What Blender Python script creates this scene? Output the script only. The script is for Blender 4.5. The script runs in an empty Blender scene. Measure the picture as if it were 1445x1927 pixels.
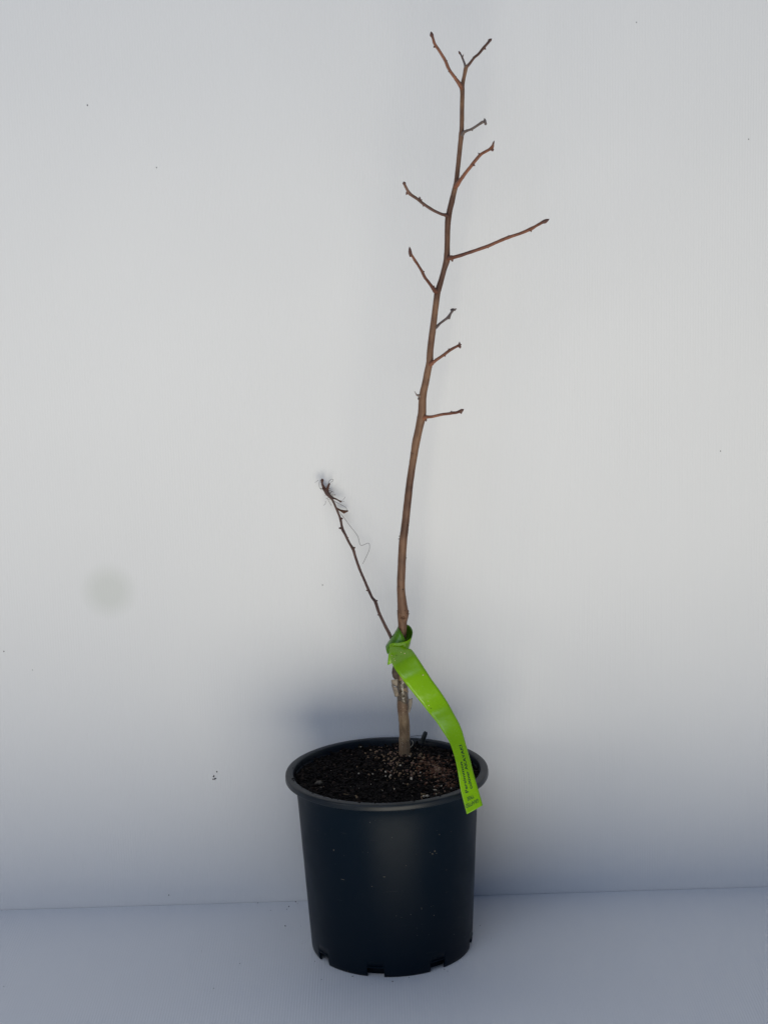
import bpy, bmesh, math, random
from mathutils import Vector, Matrix, noise
R = math.radians
S = bpy.context.scene
C = S.collection

# ---------------------------------------------------------------- camera
F_PX, PITCH, ROLL, CAM = 3462.5, R(11.6804), R(1.7536), Vector((0.0063, -2.1589, 0.9989))
IW, IH = 1445.0, 1927.0
cd = bpy.data.cameras.new('camera'); cam = bpy.data.objects.new('camera', cd); C.objects.link(cam)
cd.sensor_fit = 'VERTICAL'; cd.sensor_height = 24.0; cd.lens = F_PX / IH * 24.0
cd.clip_start = 0.05; cd.clip_end = 50
FW = Vector((0, math.cos(PITCH), -math.sin(PITCH))); UP = Vector((0, math.sin(PITCH), math.cos(PITCH))); RT = Vector((1, 0, 0))
cx_ = RT * math.cos(ROLL) - UP * math.sin(ROLL)      # picture right in the world
cy_ = RT * math.sin(ROLL) + UP * math.cos(ROLL)      # picture up in the world
cam.matrix_world = Matrix(((cx_.x, cy_.x, -FW.x, CAM.x), (cx_.y, cy_.y, -FW.y, CAM.y), (cx_.z, cy_.z, -FW.z, CAM.z), (0, 0, 0, 1)))
S.camera = cam

def at(px, py, y):
    """world point at depth y that the photograph shows at pixel px, py"""
    d = FW * F_PX + cx_ * (px - IW / 2) - cy_ * (py - IH / 2)
    return CAM + d * ((y - CAM.y) / d.y)
PXM = 2.22 / F_PX      # metres per photograph pixel near the plant

# ---------------------------------------------------------------- world, lamps, exposure
w = bpy.data.worlds.new('World'); S.world = w; w.use_nodes = True
bg = w.node_tree.nodes['Background']; bg.inputs[0].default_value = (0.32, 0.48, 0.86, 1); bg.inputs[1].default_value = 0.19

def area(name, loc, aim, sx, sy, power, col):
    l = bpy.data.lights.new(name, 'AREA'); l.shape = 'RECTANGLE'; l.size = sx; l.size_y = sy
    l.energy = power; l.color = col
    o = bpy.data.objects.new(name, l); C.objects.link(o); o.location = loc
    o.rotation_euler = (Vector(aim) - Vector(loc)).to_track_quat('-Z', 'Y').to_euler()
    return o
area('ground_bounce_light', (0.34, -2.25, -0.92), (-0.05, 0.1, 0.50), 2.5, 2.0, 71, (1.0, 0.94, 0.785))
area('left_bounce_light', (-1.9, -1.6, 0.45), (-0.1, 0.1, 0.60), 0.7, 0.7, 4.6, (1.0, 0.93, 0.80))
area('right_bounce_light', (2.1, -2.1, -0.05), (0.2, 0.1, 0.40), 1.2, 0.7, 1.6, (1.0, 0.92, 0.78))
area('open_sky_light', (-0.9, -2.6, 2.7), (0.0, 0.1, 0.5), 2.2, 1.6, 27, (0.73, 0.83, 1.0))
S.view_settings.view_transform = 'Standard'; S.view_settings.look = 'None'
S.view_settings.exposure = 0; S.view_settings.gamma = 1; S.view_settings.use_curve_mapping = False
S.render.engine = 'CYCLES'

# ---------------------------------------------------------------- materials
def mat(name, col, rough=0.6, spec=0.5):
    m = bpy.data.materials.new(name); m.use_nodes = True
    b = m.node_tree.nodes['Principled BSDF']
    b.inputs['Base Color'].default_value = (*col, 1); b.inputs['Roughness'].default_value = rough
    b.inputs['Specular IOR Level'].default_value = spec
    return m, m.node_tree, b
def node(t, kind, **kw):
    n = t.nodes.new(kind)
    for k, v in kw.items():
        if k in n.inputs: n.inputs[k].default_value = v
        else: setattr(n, k, v)
    return n
def ramp(t, src, stops):
    r = t.nodes.new('ShaderNodeValToRGB'); t.links.new(src, r.inputs[0])
    e = r.color_ramp.elements
    while len(e) < len(stops): e.new(0.5)
    for i, (p, c) in enumerate(stops):
        e[i].position = p; e[i].color = (*c, 1) if len(c) == 3 else c
    return r
def coords(t, scale=(1, 1, 1)):
    tc = t.nodes.new('ShaderNodeTexCoord'); mp = t.nodes.new('ShaderNodeMapping')
    mp.inputs['Scale'].default_value = scale; t.links.new(tc.outputs['Object'], mp.inputs[0]); return mp.outputs[0]
def bump(t, b, src, strength, dist, prev=None):
    n = node(t, 'ShaderNodeBump', Strength=strength, Distance=dist); t.links.new(src, n.inputs['Height'])
    if prev: t.links.new(prev.outputs[0], n.inputs['Normal'])
    t.links.new(n.outputs[0], b.inputs['Normal']); return n

def panel_mat(name, base, smudge=None):
    m, t, b = mat(name, base, 0.42, 0.35)
    # fine vertical flutes of twin-wall plastic sheet
    v = coords(t)
    wv = node(t, 'ShaderNodeTexWave', wave_type='BANDS', bands_direction='X', wave_profile='SIN')
    wv.inputs['Scale'].default_value = 1 / (0.0033 * 3.1831) * 1.0
    wv.inputs['Distortion'].default_value = 0.25; wv.inputs['Detail'].default_value = 1
    wv.inputs['Detail Scale'].default_value = 0.03
    t.links.new(v, wv.inputs[0])
    n1 = node(t, 'ShaderNodeTexNoise', Scale=1.0, Detail=3.0)
    t.links.new(coords(t, (420, 14, 6)), n1.inputs['Vector'])
    n2 = node(t, 'ShaderNodeTexNoise', Scale=3.0, Detail=2.0); t.links.new(v, n2.inputs['Vector'])
    big = node(t, 'ShaderNodeTexNoise', Scale=1.7, Detail=2.0); t.links.new(v, big.inputs['Vector'])
    p0 = bump(t, b, big.outputs[0], 0.25, 0.03)
    # the flutes show more in some places than in others
    mul = node(t, 'ShaderNodeMath', operation='MULTIPLY'); t.links.new(wv.outputs['Fac'], mul.inputs[0]); t.links.new(n2.outputs[0], mul.inputs[1])
    p1 = bump(t, b, mul.outputs[0], 0.8, 0.00030, p0)
    bump(t, b, n1.outputs[0], 0.35, 0.00035, p1)
    # a little colour variation and dust
    n3 = node(t, 'ShaderNodeTexNoise', Scale=2.2, Detail=3.0); t.links.new(v, n3.inputs['Vector'])
    r = ramp(t, n3.outputs[0], [(0.3, tuple(c * 0.965 for c in base)), (0.7, base)])
    out = r.outputs[0]
    if smudge:
        (sx, sz, rad) = smudge
        sep = t.nodes.new('ShaderNodeVectorMath'); sep.operation = 'DISTANCE'
        mp = t.nodes.new('ShaderNodeMapping'); mp.inputs['Scale'].default_value = (1, 0, 1)
        tc = t.nodes.new('ShaderNodeTexCoord'); t.links.new(tc.outputs['Object'], mp.inputs[0]); t.links.new(mp.outputs[0], sep.inputs[0])
        sep.inputs[1].default_value = (sx, 0, sz)
        rr = ramp(t, sep.outputs['Value'], [(rad * 0.45, (1, 1, 1)), (rad * 1.15, (0, 0, 0))])
        mx = t.nodes.new('ShaderNodeMixRGB'); mx.blend_type = 'MULTIPLY'
        mx.inputs[2].default_value = (0.875, 0.89, 0.86, 1)
        t.links.new(rr.outputs[0], mx.inputs[0]); t.links.new(out, mx.inputs[1]); out = mx.outputs[0]
    t.links.new(out, b.inputs['Base Color'])
    return m

def bark_mat(name, dark, light, scale=1.0, rough=0.55, bmp=0.5, speck=None):
    m, t, b = mat(name, light, rough, 0.4)
    v = coords(t)
    n = node(t, 'ShaderNodeTexNoise', Scale=1.0, Detail=5.0, Roughness=0.65); t.links.new(coords(t, (260 * scale, 260 * scale, 60 * scale)), n.inputs['Vector'])
    n2 = node(t, 'ShaderNodeTexNoise', Scale=38.0, Detail=3.0); t.links.new(v, n2.inputs['Vector'])
    add = node(t, 'ShaderNodeMath', operation='ADD'); t.links.new(n.outputs[0], add.inputs[0]); t.links.new(n2.outputs[0], add.inputs[1])
    hv = node(t, 'ShaderNodeMath', operation='MULTIPLY'); t.links.new(add.outputs[0], hv.inputs[0]); hv.inputs[1].default_value = 0.5
    r = ramp(t, hv.outputs[0], [(0.38, dark), (0.62, light)])
    out = r.outputs[0]
    big = node(t, 'ShaderNodeTexNoise', Scale=1.0, Detail=2.0); t.links.new(coords(t, (9, 9, 22)), big.inputs['Vector'])
    rb = ramp(t, big.outputs[0], [(0.38, (0.66, 0.60, 0.62)), (0.50, (1, 1, 1)), (0.66, (1.12, 1.12, 1.05))])
    mb = t.nodes.new('ShaderNodeMixRGB'); mb.blend_type = 'MULTIPLY'; mb.inputs[0].default_value = 1
    t.links.new(out, mb.inputs[1]); t.links.new(rb.outputs[0], mb.inputs[2]); out = mb.outputs[0]
    # small dark lenticels
    vo = node(t, 'ShaderNodeTexVoronoi', Scale=1.0); t.links.new(coords(t, (330, 330, 210)), vo.inputs['Vector'])
    rl = ramp(t, vo.outputs['Distance'], [(0.08, (0.45, 0.4, 0.38)), (0.2, (1, 1, 1))])
    mx = t.nodes.new('ShaderNodeMixRGB'); mx.blend_type = 'MULTIPLY'; mx.inputs[0].default_value = 0.8
    t.links.new(out, mx.inputs[1]); t.links.new(rl.outputs[0], mx.inputs[2]); out = mx.outputs[0]
    if speck:
        vs = node(t, 'ShaderNodeTexVoronoi', Scale=340.0); t.links.new(v, vs.inputs['Vector'])
        rs = ramp(t, vs.outputs['Distance'], [(0.10, (1, 1, 1)), (0.16, (0, 0, 0))])
        m2 = t.nodes.new('ShaderNodeMixRGB'); m2.inputs[2].default_value = (*speck, 1)
        t.links.new(rs.outputs[0], m2.inputs[0]); t.links.new(out, m2.inputs[1]); out = m2.outputs[0]
    t.links.new(out, b.inputs['Base Color'])
    bump(t, b, hv.outputs[0], bmp, 0.0012)
    return m

def flat(name, col, rough=0.7, var=0.25, sc=300.0, bmp=0.0, spec=0.4):
    m, t, b = mat(name, col, rough, spec)
    n = node(t, 'ShaderNodeTexNoise', Scale=sc, Detail=3.0); t.links.new(coords(t), n.inputs['Vector'])
    r = ramp(t, n.outputs[0], [(0.3, tuple(c * (1 - var) for c in col)), (0.7, tuple(min(1, c * (1 + var)) for c in col))])
    t.links.new(r.outputs[0], b.inputs['Base Color'])
    if bmp: bump(t, b, n.outputs[0], bmp, 0.001)
    return m

M = {}
M['trunk'] = bark_mat('trunk_bark', (0.110, 0.054, 0.031), (0.220, 0.118, 0.067))
M['lower'] = bark_mat('rootstock_bark', (0.17, 0.112, 0.064), (0.36, 0.25, 0.15), 1.2, 0.5, 0.7, speck=(0.6, 0.5, 0.38))
M['twig_red'] = bark_mat('reddish_twig_bark', (0.14, 0.052, 0.028), (0.26, 0.102, 0.054), 1.3, 0.5)
M['twig_brown'] = bark_mat('brown_twig_bark', (0.11, 0.055, 0.038), (0.20, 0.105, 0.072), 1.3)
M['twig_grey'] = bark_mat('grey_twig_bark', (0.10, 0.075, 0.065), (0.20, 0.15, 0.13), 1.3)
M['bud'] = flat('bud_scales', (0.125, 0.058, 0.042), 0.6, 0.4, 700, 0.4)
M['bud_grey'] = flat('grey_bud_scales', (0.14, 0.11, 0.10), 0.7, 0.4, 700, 0.4)
M['dead'] = bark_mat('dead_shoot_bark', (0.075, 0.040, 0.030), (0.150, 0.085, 0.064), 1.3)
M['husk'] = flat('dry_husk', (0.09, 0.042, 0.03), 0.85, 0.5, 900, 0.6)
M['fibre'] = flat('loose_fibre', (0.13, 0.12, 0.12), 0.8, 0.2)
M['scar'] = flat('dark_scar', (0.028, 0.014, 0.010), 0.8, 0.4, 900, 0.5)
M['ridge'] = flat('rough_ridge_bark', (0.115, 0.052, 0.026), 0.75, 0.5, 900, 0.7)

def pot_mat():
    m, t, b = mat('dark_pot_plastic', (0.0008, 0.0062, 0.0135), 0.40, 0.14)
    v = coords(t)
    n = node(t, 'ShaderNodeTexNoise', Scale=16.0, Detail=4.0, Roughness=0.6); t.links.new(v, n.inputs['Vector'])
    r = ramp(t, n.outputs[0], [(0.35, (0.36, 0.36, 0.36)), (0.7, (0.50, 0.50, 0.50))]); t.links.new(r.outputs[0], b.inputs['Roughness'])
    # dusty specks and scuffs
    d = node(t, 'ShaderNodeTexVoronoi', Scale=120.0); t.links.new(v, d.inputs['Vector'])
    rd = ramp(t, d.outputs['Distance'], [(0.035, (1, 1, 1)), (0.07, (0, 0, 0))])
    mk = node(t, 'ShaderNodeTexNoise', Scale=11.0, Detail=2.0); t.links.new(v, mk.inputs['Vector'])
    rm = ramp(t, mk.outputs[0], [(0.52, (0, 0, 0)), (0.66, (1, 1, 1))])
    mu = node(t, 'ShaderNodeMath', operation='MULTIPLY'); t.links.new(rd.outputs[0], mu.inputs[0]); t.links.new(rm.outputs[0], mu.inputs[1])
    sc = node(t, 'ShaderNodeTexNoise', Scale=1.0, Detail=2.0); t.links.new(coords(t, (30, 30, 420)), sc.inputs['Vector'])
    rs = ramp(t, sc.outputs[0], [(0.70, (0, 0, 0)), (0.78, (0.10, 0.10, 0.10))])
    ad = node(t, 'ShaderNodeMath', operation='ADD'); t.links.new(mu.outputs[0], ad.inputs[0]); t.links.new(rs.outputs[0], ad.inputs[1])
    mx = t.nodes.new('ShaderNodeMixRGB'); mx.inputs[1].default_value = (0.0008, 0.0062, 0.0135, 1); mx.inputs[2].default_value = (0.16, 0.15, 0.13, 1)
    t.links.new(ad.outputs[0], mx.inputs[0]); t.links.new(mx.outputs[0], b.inputs['Base Color'])
    big = node(t, 'ShaderNodeTexNoise', Scale=9.0, Detail=2.0); t.links.new(v, big.inputs['Vector'])
    p = bump(t, b, big.outputs[0], 0.22, 0.004)
    fine = node(t, 'ShaderNodeTexNoise', Scale=500.0, Detail=2.0); t.links.new(v, fine.inputs['Vector'])
    bump(t, b, fine.outputs[0], 0.12, 0.0003, p)
    return m
M['pot'] = pot_mat()
M['rim'] = flat('worn_rim_plastic', (0.0065, 0.0105, 0.0155), 0.40, 0.25, 60, 0.15, 0.34)
M['soil'] = flat('moist_potting_soil', (0.0035, 0.0028, 0.0025), 0.9, 0.5, 400, 0.9, 0.1)
M['crumb'] = flat('soil_crumb', (0.0050, 0.0030, 0.0026), 0.75, 0.5, 500, 0.6, 0.15)
M['crumb2'] = flat('brown_fibre_crumb', (0.024, 0.0145, 0.010), 0.85, 0.5, 500, 0.6, 0.2)
M['gran_tan'] = flat('tan_granule', (0.23, 0.145, 0.08), 0.7, 0.35, 500, 0.4)
M['gran_pink'] = flat('pinkish_granule', (0.18, 0.10, 0.068), 0.7, 0.35, 500, 0.4)
M['gran_pale'] = flat('pale_granule', (0.46, 0.39, 0.30), 0.6, 0.3, 500, 0.4)
M['peat'] = flat('red_brown_peat', (0.095, 0.038, 0.018), 0.85, 0.5, 500, 0.6)
M['chip'] = flat('wood_chip', (0.15, 0.098, 0.05), 0.8, 0.3, 300, 0.5)
M['pebble'] = flat('pale_pebble', (0.11, 0.09, 0.068), 0.8, 0.3, 400, 0.5)
M['leafstub'] = flat('dark_dead_leaf', (0.030, 0.036, 0.036), 0.6, 0.3, 200, 0.3)
M['root'] = flat('pale_rootlet', (0.30, 0.29, 0.25), 0.7, 0.2)
M['stain'] = flat('dark_fleck', (0.022, 0.018, 0.02), 0.8, 0.3)
M['tape'] = flat('grafting_tape', (0.27, 0.225, 0.175), 0.30, 0.35, 160, 0.8)
M['tape_wrap'] = flat('stretched_grafting_tape', (0.12, 0.095, 0.07), 0.22, 0.5, 170, 1.0, 0.7)
M['knob'] = flat('grey_brown_stub', (0.085, 0.062, 0.048), 0.8, 0.4, 300, 0.8)

def tag_mat(name='lime_green_plastic', c0=(0.215, 0.46, 0.0), c1=(0.25, 0.52, 0.0), spec=0.55):
    m, t, b = mat(name, c0, 0.30, spec)
    v = coords(t)
    n = node(t, 'ShaderNodeTexNoise', Scale=25.0, Detail=3.0); t.links.new(v, n.inputs['Vector'])
    r = ramp(t, n.outputs[0], [(0.3, c0), (0.7, c1)]); t.links.new(r.outputs[0], b.inputs['Base Color'])
    n2 = node(t, 'ShaderNodeTexNoise', Scale=230.0, Detail=4.0); t.links.new(v, n2.inputs['Vector'])
    bump(t, b, n2.outputs[0], 0.20, 0.0008)
    r2 = ramp(t, n2.outputs[0], [(0.3, (0.18,) * 3), (0.7, (0.30,) * 3)]); t.links.new(r2.outputs[0], b.inputs['Roughness'])
    tr = t.nodes.new('ShaderNodeBsdfTranslucent'); tr.inputs[0].default_value = (0.16, 0.42, 0.003, 1)
    ms = t.nodes.new('ShaderNodeMixShader'); ms.inputs[0].default_value = 0.12
    o = t.nodes['Material Output']; t.links.new(b.outputs[0], ms.inputs[1]); t.links.new(tr.outputs[0], ms.inputs[2]); t.links.new(ms.outputs[0], o.inputs[0])
    return m
M['tag'] = tag_mat()
M['tag_dull'] = tag_mat('dull_green_plastic', (0.075, 0.215, 0.006), (0.115, 0.290, 0.008), 0.45)  # darker, duller copy of the tag green for the loop and folded bands
M['ink'] = mat('dark_green_ink', (0.008, 0.035, 0.010), 0.5)[0]
M['ink_faint'] = mat('faded_green_ink', (0.014, 0.065, 0.008), 0.5)[0]

# ---------------------------------------------------------------- helpers
def obj(name, bm, m, parent=None, smooth=True, mats=None):
    me = bpy.data.meshes.new(name); bmesh.ops.recalc_face_normals(bm, faces=bm.faces[:]); bm.to_mesh(me); bm.free()
    for x in (mats or [m]): me.materials.append(x)
    if smooth:
        for p in me.polygons: p.use_smooth = True
    o = bpy.data.objects.new(name, me); C.objects.link(o)
    if parent is not None:
        o.parent = parent
        root = parent
        off = Vector(root.location)
        while root.parent: root = root.parent; off += Vector(root.location)
        me.transform(Matrix.Translation(-off))
    return o
def settle(o, loc):
    """give a one-mesh thing its origin at loc"""
    o.data.transform(Matrix.Translation(-Vector(loc))); o.location = loc
def thing(name, label, cat, loc=(0, 0, 0), group=None):
    o = bpy.data.objects.new(name, None); C.objects.link(o); o.location = loc; o.empty_display_size = 0.05
    o['label'] = label; o['category'] = cat
    if group: o['group'] = group
    return o
def tagp(o, label=None, cat=None, group=None, kind=None):
    if label: o['label'] = label
    if cat: o['category'] = cat
    if group: o['group'] = group
    if kind: o['kind'] = kind
    return o

def catmull(pts, n):
    """pts: list of tuples (any length); returns n samples per span"""
    P = [Vector(p) if len(p) <= 4 else p for p in pts]
    out = []
    for i in range(len(P) - 1):
        p0 = P[max(i - 1, 0)]; p1 = P[i]; p2 = P[i + 1]; p3 = P[min(i + 2, len(P) - 1)]
        for k in range(n):
            t = k / n
            out.append(0.5 * ((2 * p1) + (p2 - p0) * t + (2 * p0 - 5 * p1 + 4 * p2 - p3) * t * t + (3 * p1 - p0 - 3 * p2 + p3) * t ** 3))
    out.append(P[-1].copy()); return out

def tube(bm, pts, radii, seg=12, rough=0.0, seed=0.0, cap=True):
    rings = []
    n = len(pts); ref = Vector((0, 1, 0.05)).normalized()
    for i, p in enumerate(pts):
        d = (pts[min(i + 1, n - 1)] - pts[max(i - 1, 0)])
        d = d.normalized() if d.length > 1e-9 else Vector((0, 0, 1))
        a = d.cross(ref)
        if a.length < 1e-4: a = d.cross(Vector((1, 0, 0)))
        a.normalize(); b_ = d.cross(a).normalized(); ref = -b_ if b_.dot(ref) < 0 else b_
        b_ = ref
        ring = []
        for k in range(seg):
            th = 2 * math.pi * k / seg
            dr = a * math.cos(th) + b_ * math.sin(th)
            r = radii[i]
            if rough: r *= 1 + rough * noise.noise((p + dr * radii[i]) * 160 + Vector((seed, 0, 0))) + rough * 0.6 * noise.noise((p + dr * radii[i]) * 480 + Vector((seed, 3, 0)))
            ring.append(bm.verts.new(p + dr * r))
        rings.append(ring)
    for i in range(n - 1):
        for k in range(seg):
            bm.faces.new((rings[i][k], rings[i][(k + 1) % seg], rings[i + 1][(k + 1) % seg], rings[i + 1][k]))
    if cap:
        bm.faces.new(rings[0][::-1]); bm.faces.new(rings[-1])
    return rings

def px_tube(bm, spec, seg=12, n=8, rough=0.06, seed=0.0):
    """spec: (px, py, depth y, width in photo pixels)"""
    P = [Vector((*at(a, b, y), wd * PXM / 2)) for (a, b, y, wd) in spec]
    s = catmull(P, n)
    pts = [Vector(q[:3]) for q in s]; rad = [max(q[3], 0.0002) for q in s]
    tube(bm, pts, rad, seg, rough, seed)

def blob(bm, c, r, axis=(0, 0, 1), sub=1, rough=0.25, seed=0.0, mi=0):
    """irregular ellipsoid; r = (rx, ry, rz), rz along axis"""
    g = bmesh.ops.create_icosphere(bm, subdivisions=sub, radius=1)
    q = Vector(axis).to_track_quat('Z', 'Y').to_matrix()
    for v in g['verts']:
        k = 1 + rough * noise.noise(v.co * 1.7 + Vector((seed, seed * 0.7, 1)))
        v.co = Vector(c) + q @ Vector((v.co.x * r[0], v.co.y * r[1], v.co.z * r[2])) * k
    if mi:
        fs = set()
        for v in g['verts']: fs.update(v.link_faces)
        for f in fs: f.material_index = mi
    return g['verts']

def budshape(bm, base, d, length, rad, seed=0.0):
    """pointed bud growing from base along d"""
    d = Vector(d).normalized()
    prof = [(-0.25, 0.55), (0.0, 0.85), (0.2, 1.0), (0.45, 0.92), (0.7, 0.6), (0.88, 0.3), (1.0, 0.06)]
    pts = [Vector(base) + d * length * a for a, _ in prof]
    tube(bm, pts, [rad * r for _, r in prof], 9, 0.25, seed)

def strip(bm, pairs, n=8, cross=6, bulge=0.0):
    """ribbon through pairs ((px,py,y),(px,py,y)); returns sample grid"""
    A = catmull([tuple(at(*p[0])) for p in pairs], n); B = catmull([tuple(at(*p[1])) for p in pairs], n)
    grid = []
    for i in range(len(A)):
        row = []
        for k in range(cross + 1):
            v = k / cross
            p = A[i].lerp(B[i], v)
            p = p + Vector((0, -1, 0)) * bulge * (1 - (2 * v - 1) ** 2)
            row.append(bm.verts.new(p))
        grid.append(row)
    for i in range(len(grid) - 1):
        for k in range(cross):
            bm.faces.new((grid[i][k], grid[i][k + 1], grid[i + 1][k + 1], grid[i + 1][k]))
    return A, B
def thick(o, t, off=0.0):
    md = o.modifiers.new('thickness', 'SOLIDIFY'); md.thickness = t; md.offset = off; return md

# ---------------------------------------------------------------- setting: floor and back panel
YW = 0.1348
def box(bm, x0, x1, y0, y1, z0, z1, cut=1):
    vs = [bm.verts.new((x, y, z)) for x in (x0, x1) for y in (y0, y1) for z in (z0, z1)]
    for f in ((0, 1, 3, 2), (4, 6, 7, 5), (0, 4, 5, 1), (2, 3, 7, 6), (0, 2, 6, 4), (1, 5, 7, 3)): bm.faces.new([vs[i] for i in f])
sm = at(205, 1112, YW)
bm = bmesh.new(); box(bm, -1.25, 1.25, YW, YW + 0.006, -0.02, 2.1)
wall = obj('wall', bm, panel_mat('white_fluted_panel', (0.80, 0.80, 0.795), (sm.x, sm.z, 51 * PXM * 1.03)), smooth=False)
tagp(wall, kind='structure')
bm = bmesh.new(); box(bm, -1.25, 1.25, -0.45, YW - 0.0012, -0.02, 0.0)
floor = obj('floor', bm, panel_mat('white_fluted_floor_sheet', (0.80, 0.80, 0.81)), smooth=False)
tagp(floor, kind='structure')

# dark flecks stuck to the wall sheet
def fleck(bm, px, py, a, b, ang, n=9):
    c = at(px, py, YW - 0.0006); vs = []
    ca, sa = math.cos(ang), math.sin(ang)
    for k in range(n):
        th = 2 * math.pi * k / n; rr = 1 + 0.25 * math.sin(3 * th + px)
        x, z = math.cos(th) * a * rr, math.sin(th) * b * rr
        vs.append(c + Vector(((x * ca - z * sa) * PXM, 0, (x * sa + z * ca) * PXM)))
    blob_bottom = [bm.verts.new(v) for v in vs]; f = bm.faces.new(blob_bottom)
    r = bmesh.ops.extrude_face_region(bm, geom=[f])
    for g in r['geom']:
        if isinstance(g, bmesh.types.BMVert): g.co.y += 0.0007
for px, py, a, b, ang in [(402.6, 1460.8, 2.6, 1.3, 1.05), (405, 1465.6, 2.8, 1.4, 0.55), (408.4, 1452.5, 1.2, 1.4, 0), (401.3, 1466.6, 1.2, 1.3, 0),
                          (165, 198, 1.1, 1.3, 0), (295, 315.5, 0.9, 1.0, 0), (8, 1226, 1.0, 1.2, 0), (318, 1684.5, 1.0, 1.0, 0), (1355, 849, .9, .9, 0), (1408, 262, .9, .9, 0), (607, 1101, .9, 1.0, 0), (1197, 42, .8, .8, 0), (62, 1261, .7, .7, 0)]:
    bm = bmesh.new(); fleck(bm, px, py, a, b, ang)
    obj('fleck', bm, M['stain'], wall)

# ---------------------------------------------------------------- pot
POT_H, RIM_R = 0.2288, 0.125
pot = thing('plant_pot', 'dark blue black round plastic nursery pot with drainage notches, standing on the white floor sheet', 'plant pot')
def revolve(bm, prof, seg=192, skip=None, wob=0.0):
    rows = []
    for (r, z) in prof:
        rows.append([bm.verts.new((r * math.sin(2 * math.pi * k / seg) * (1 + wob * noise.noise(Vector((k * 0.05, z * 8, 2)))),
                                   -r * math.cos(2 * math.pi * k / seg) * (1 + wob * noise.noise(Vector((k * 0.05, z * 8, 2)))), z)) for k in range(seg)])
    for i in range(len(prof) - 1):
        for k in range(seg):
            if skip and skip(i, k, seg): continue
            bm.faces.new((rows[i][k], rows[i][(k + 1) % seg], rows[i + 1][(k + 1) % seg], rows[i + 1][k]))
    return rows
NZ = 0.0125
prof = [(0.0990, 0.0), (0.1002, 0.0022), (0.1008, 0.0060), (0.1011, NZ), (0.1018, 0.024)]
for k in range(1, 9): prof.append((0.1018 + (0.1108 - 0.1018) * k / 8, 0.024 + (0.192 - 0.024) * k / 8))
prof += [(0.1116, 0.202), (0.1124, 0.2090), (0.1136, 0.2145), (0.1152, 0.2185), (0.1156, 0.2206)]
SEG = 240
notches = [R(-12.0 + 45 * k) for k in range(8)]
def in_notch(i, k, seg):
    if i >= 3: return False
    a = 2 * math.pi * (k + 0.5) / seg
    for n0 in notches:
        d = (a - n0 + math.pi) % (2 * math.pi) - math.pi
        if abs(d) < R(6.2): return True
    return False
bm = bmesh.new(); revolve(bm, prof, SEG, in_notch)
for v in [v for v in bm.verts if not v.link_faces]: bm.verts.remove(v)
body = obj('body', bm, M['pot'], pot); thick(body, 0.0022, -1)
# recessed pot floor with the inner wall seen through the notches
bm = bmesh.new()
rows = revolve(bm, [(0.0905, 0.0006), (0.0920, 0.0135), (0.0984, 0.0150)], SEG)
bm.faces.new(rows[0][::-1])
obj('base_plate', bm, M['pot'], pot)
# notch tops: thin moulded lips over each drainage notch
for n0 in notches:
    bm = bmesh.new(); g = []
    for k in range(7):
        a = n0 + R(-6.6 + 13.2 * k / 6)
        row = []
        for (r, z) in ((0.0918, NZ - 0.0002), (0.1016, NZ - 0.0002), (0.1016, NZ + 0.0012), (0.0918, NZ + 0.0012)):
            row.append(bm.verts.new((r * math.sin(a), -r * math.cos(a), z)))
        g.append(row)
    for k in range(6):
        for j in range(4): bm.faces.new((g[k][j], g[k][(j + 1) % 4], g[k + 1][(j + 1) % 4], g[k + 1][j]))
    bm.faces.new(g[0]); bm.faces.new(g[-1][::-1])
    obj('drainage_notch_lip', bm, M['pot'], pot, smooth=False)
h = POT_H
rimp = [(0.1068, h - 0.045), (0.1100, h - 0.024), (0.1128, h - 0.0125), (0.1145, h - 0.0055), (0.1151, h - 0.0012), (0.1156, h - 0.0004), (0.1168, h), (0.1205, h - 0.0002), (0.1236, h - 0.0004), (0.1243, h - 0.0008), (0.1247, h - 0.0016),
        (0.1249, h - 0.0030), (0.1250, h - 0.0066), (0.1248, h - 0.0074), (0.1243, h - 0.0077), (0.1233, h - 0.0077), (0.1229, h - 0.0072), (0.1190, h - 0.0070), (0.1162, h - 0.0080), (0.1152, h - 0.0105)]
bm = bmesh.new(); revolve(bm, rimp, SEG, None, 0.004)
obj('rim', bm, M['rim'], pot)

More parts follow.
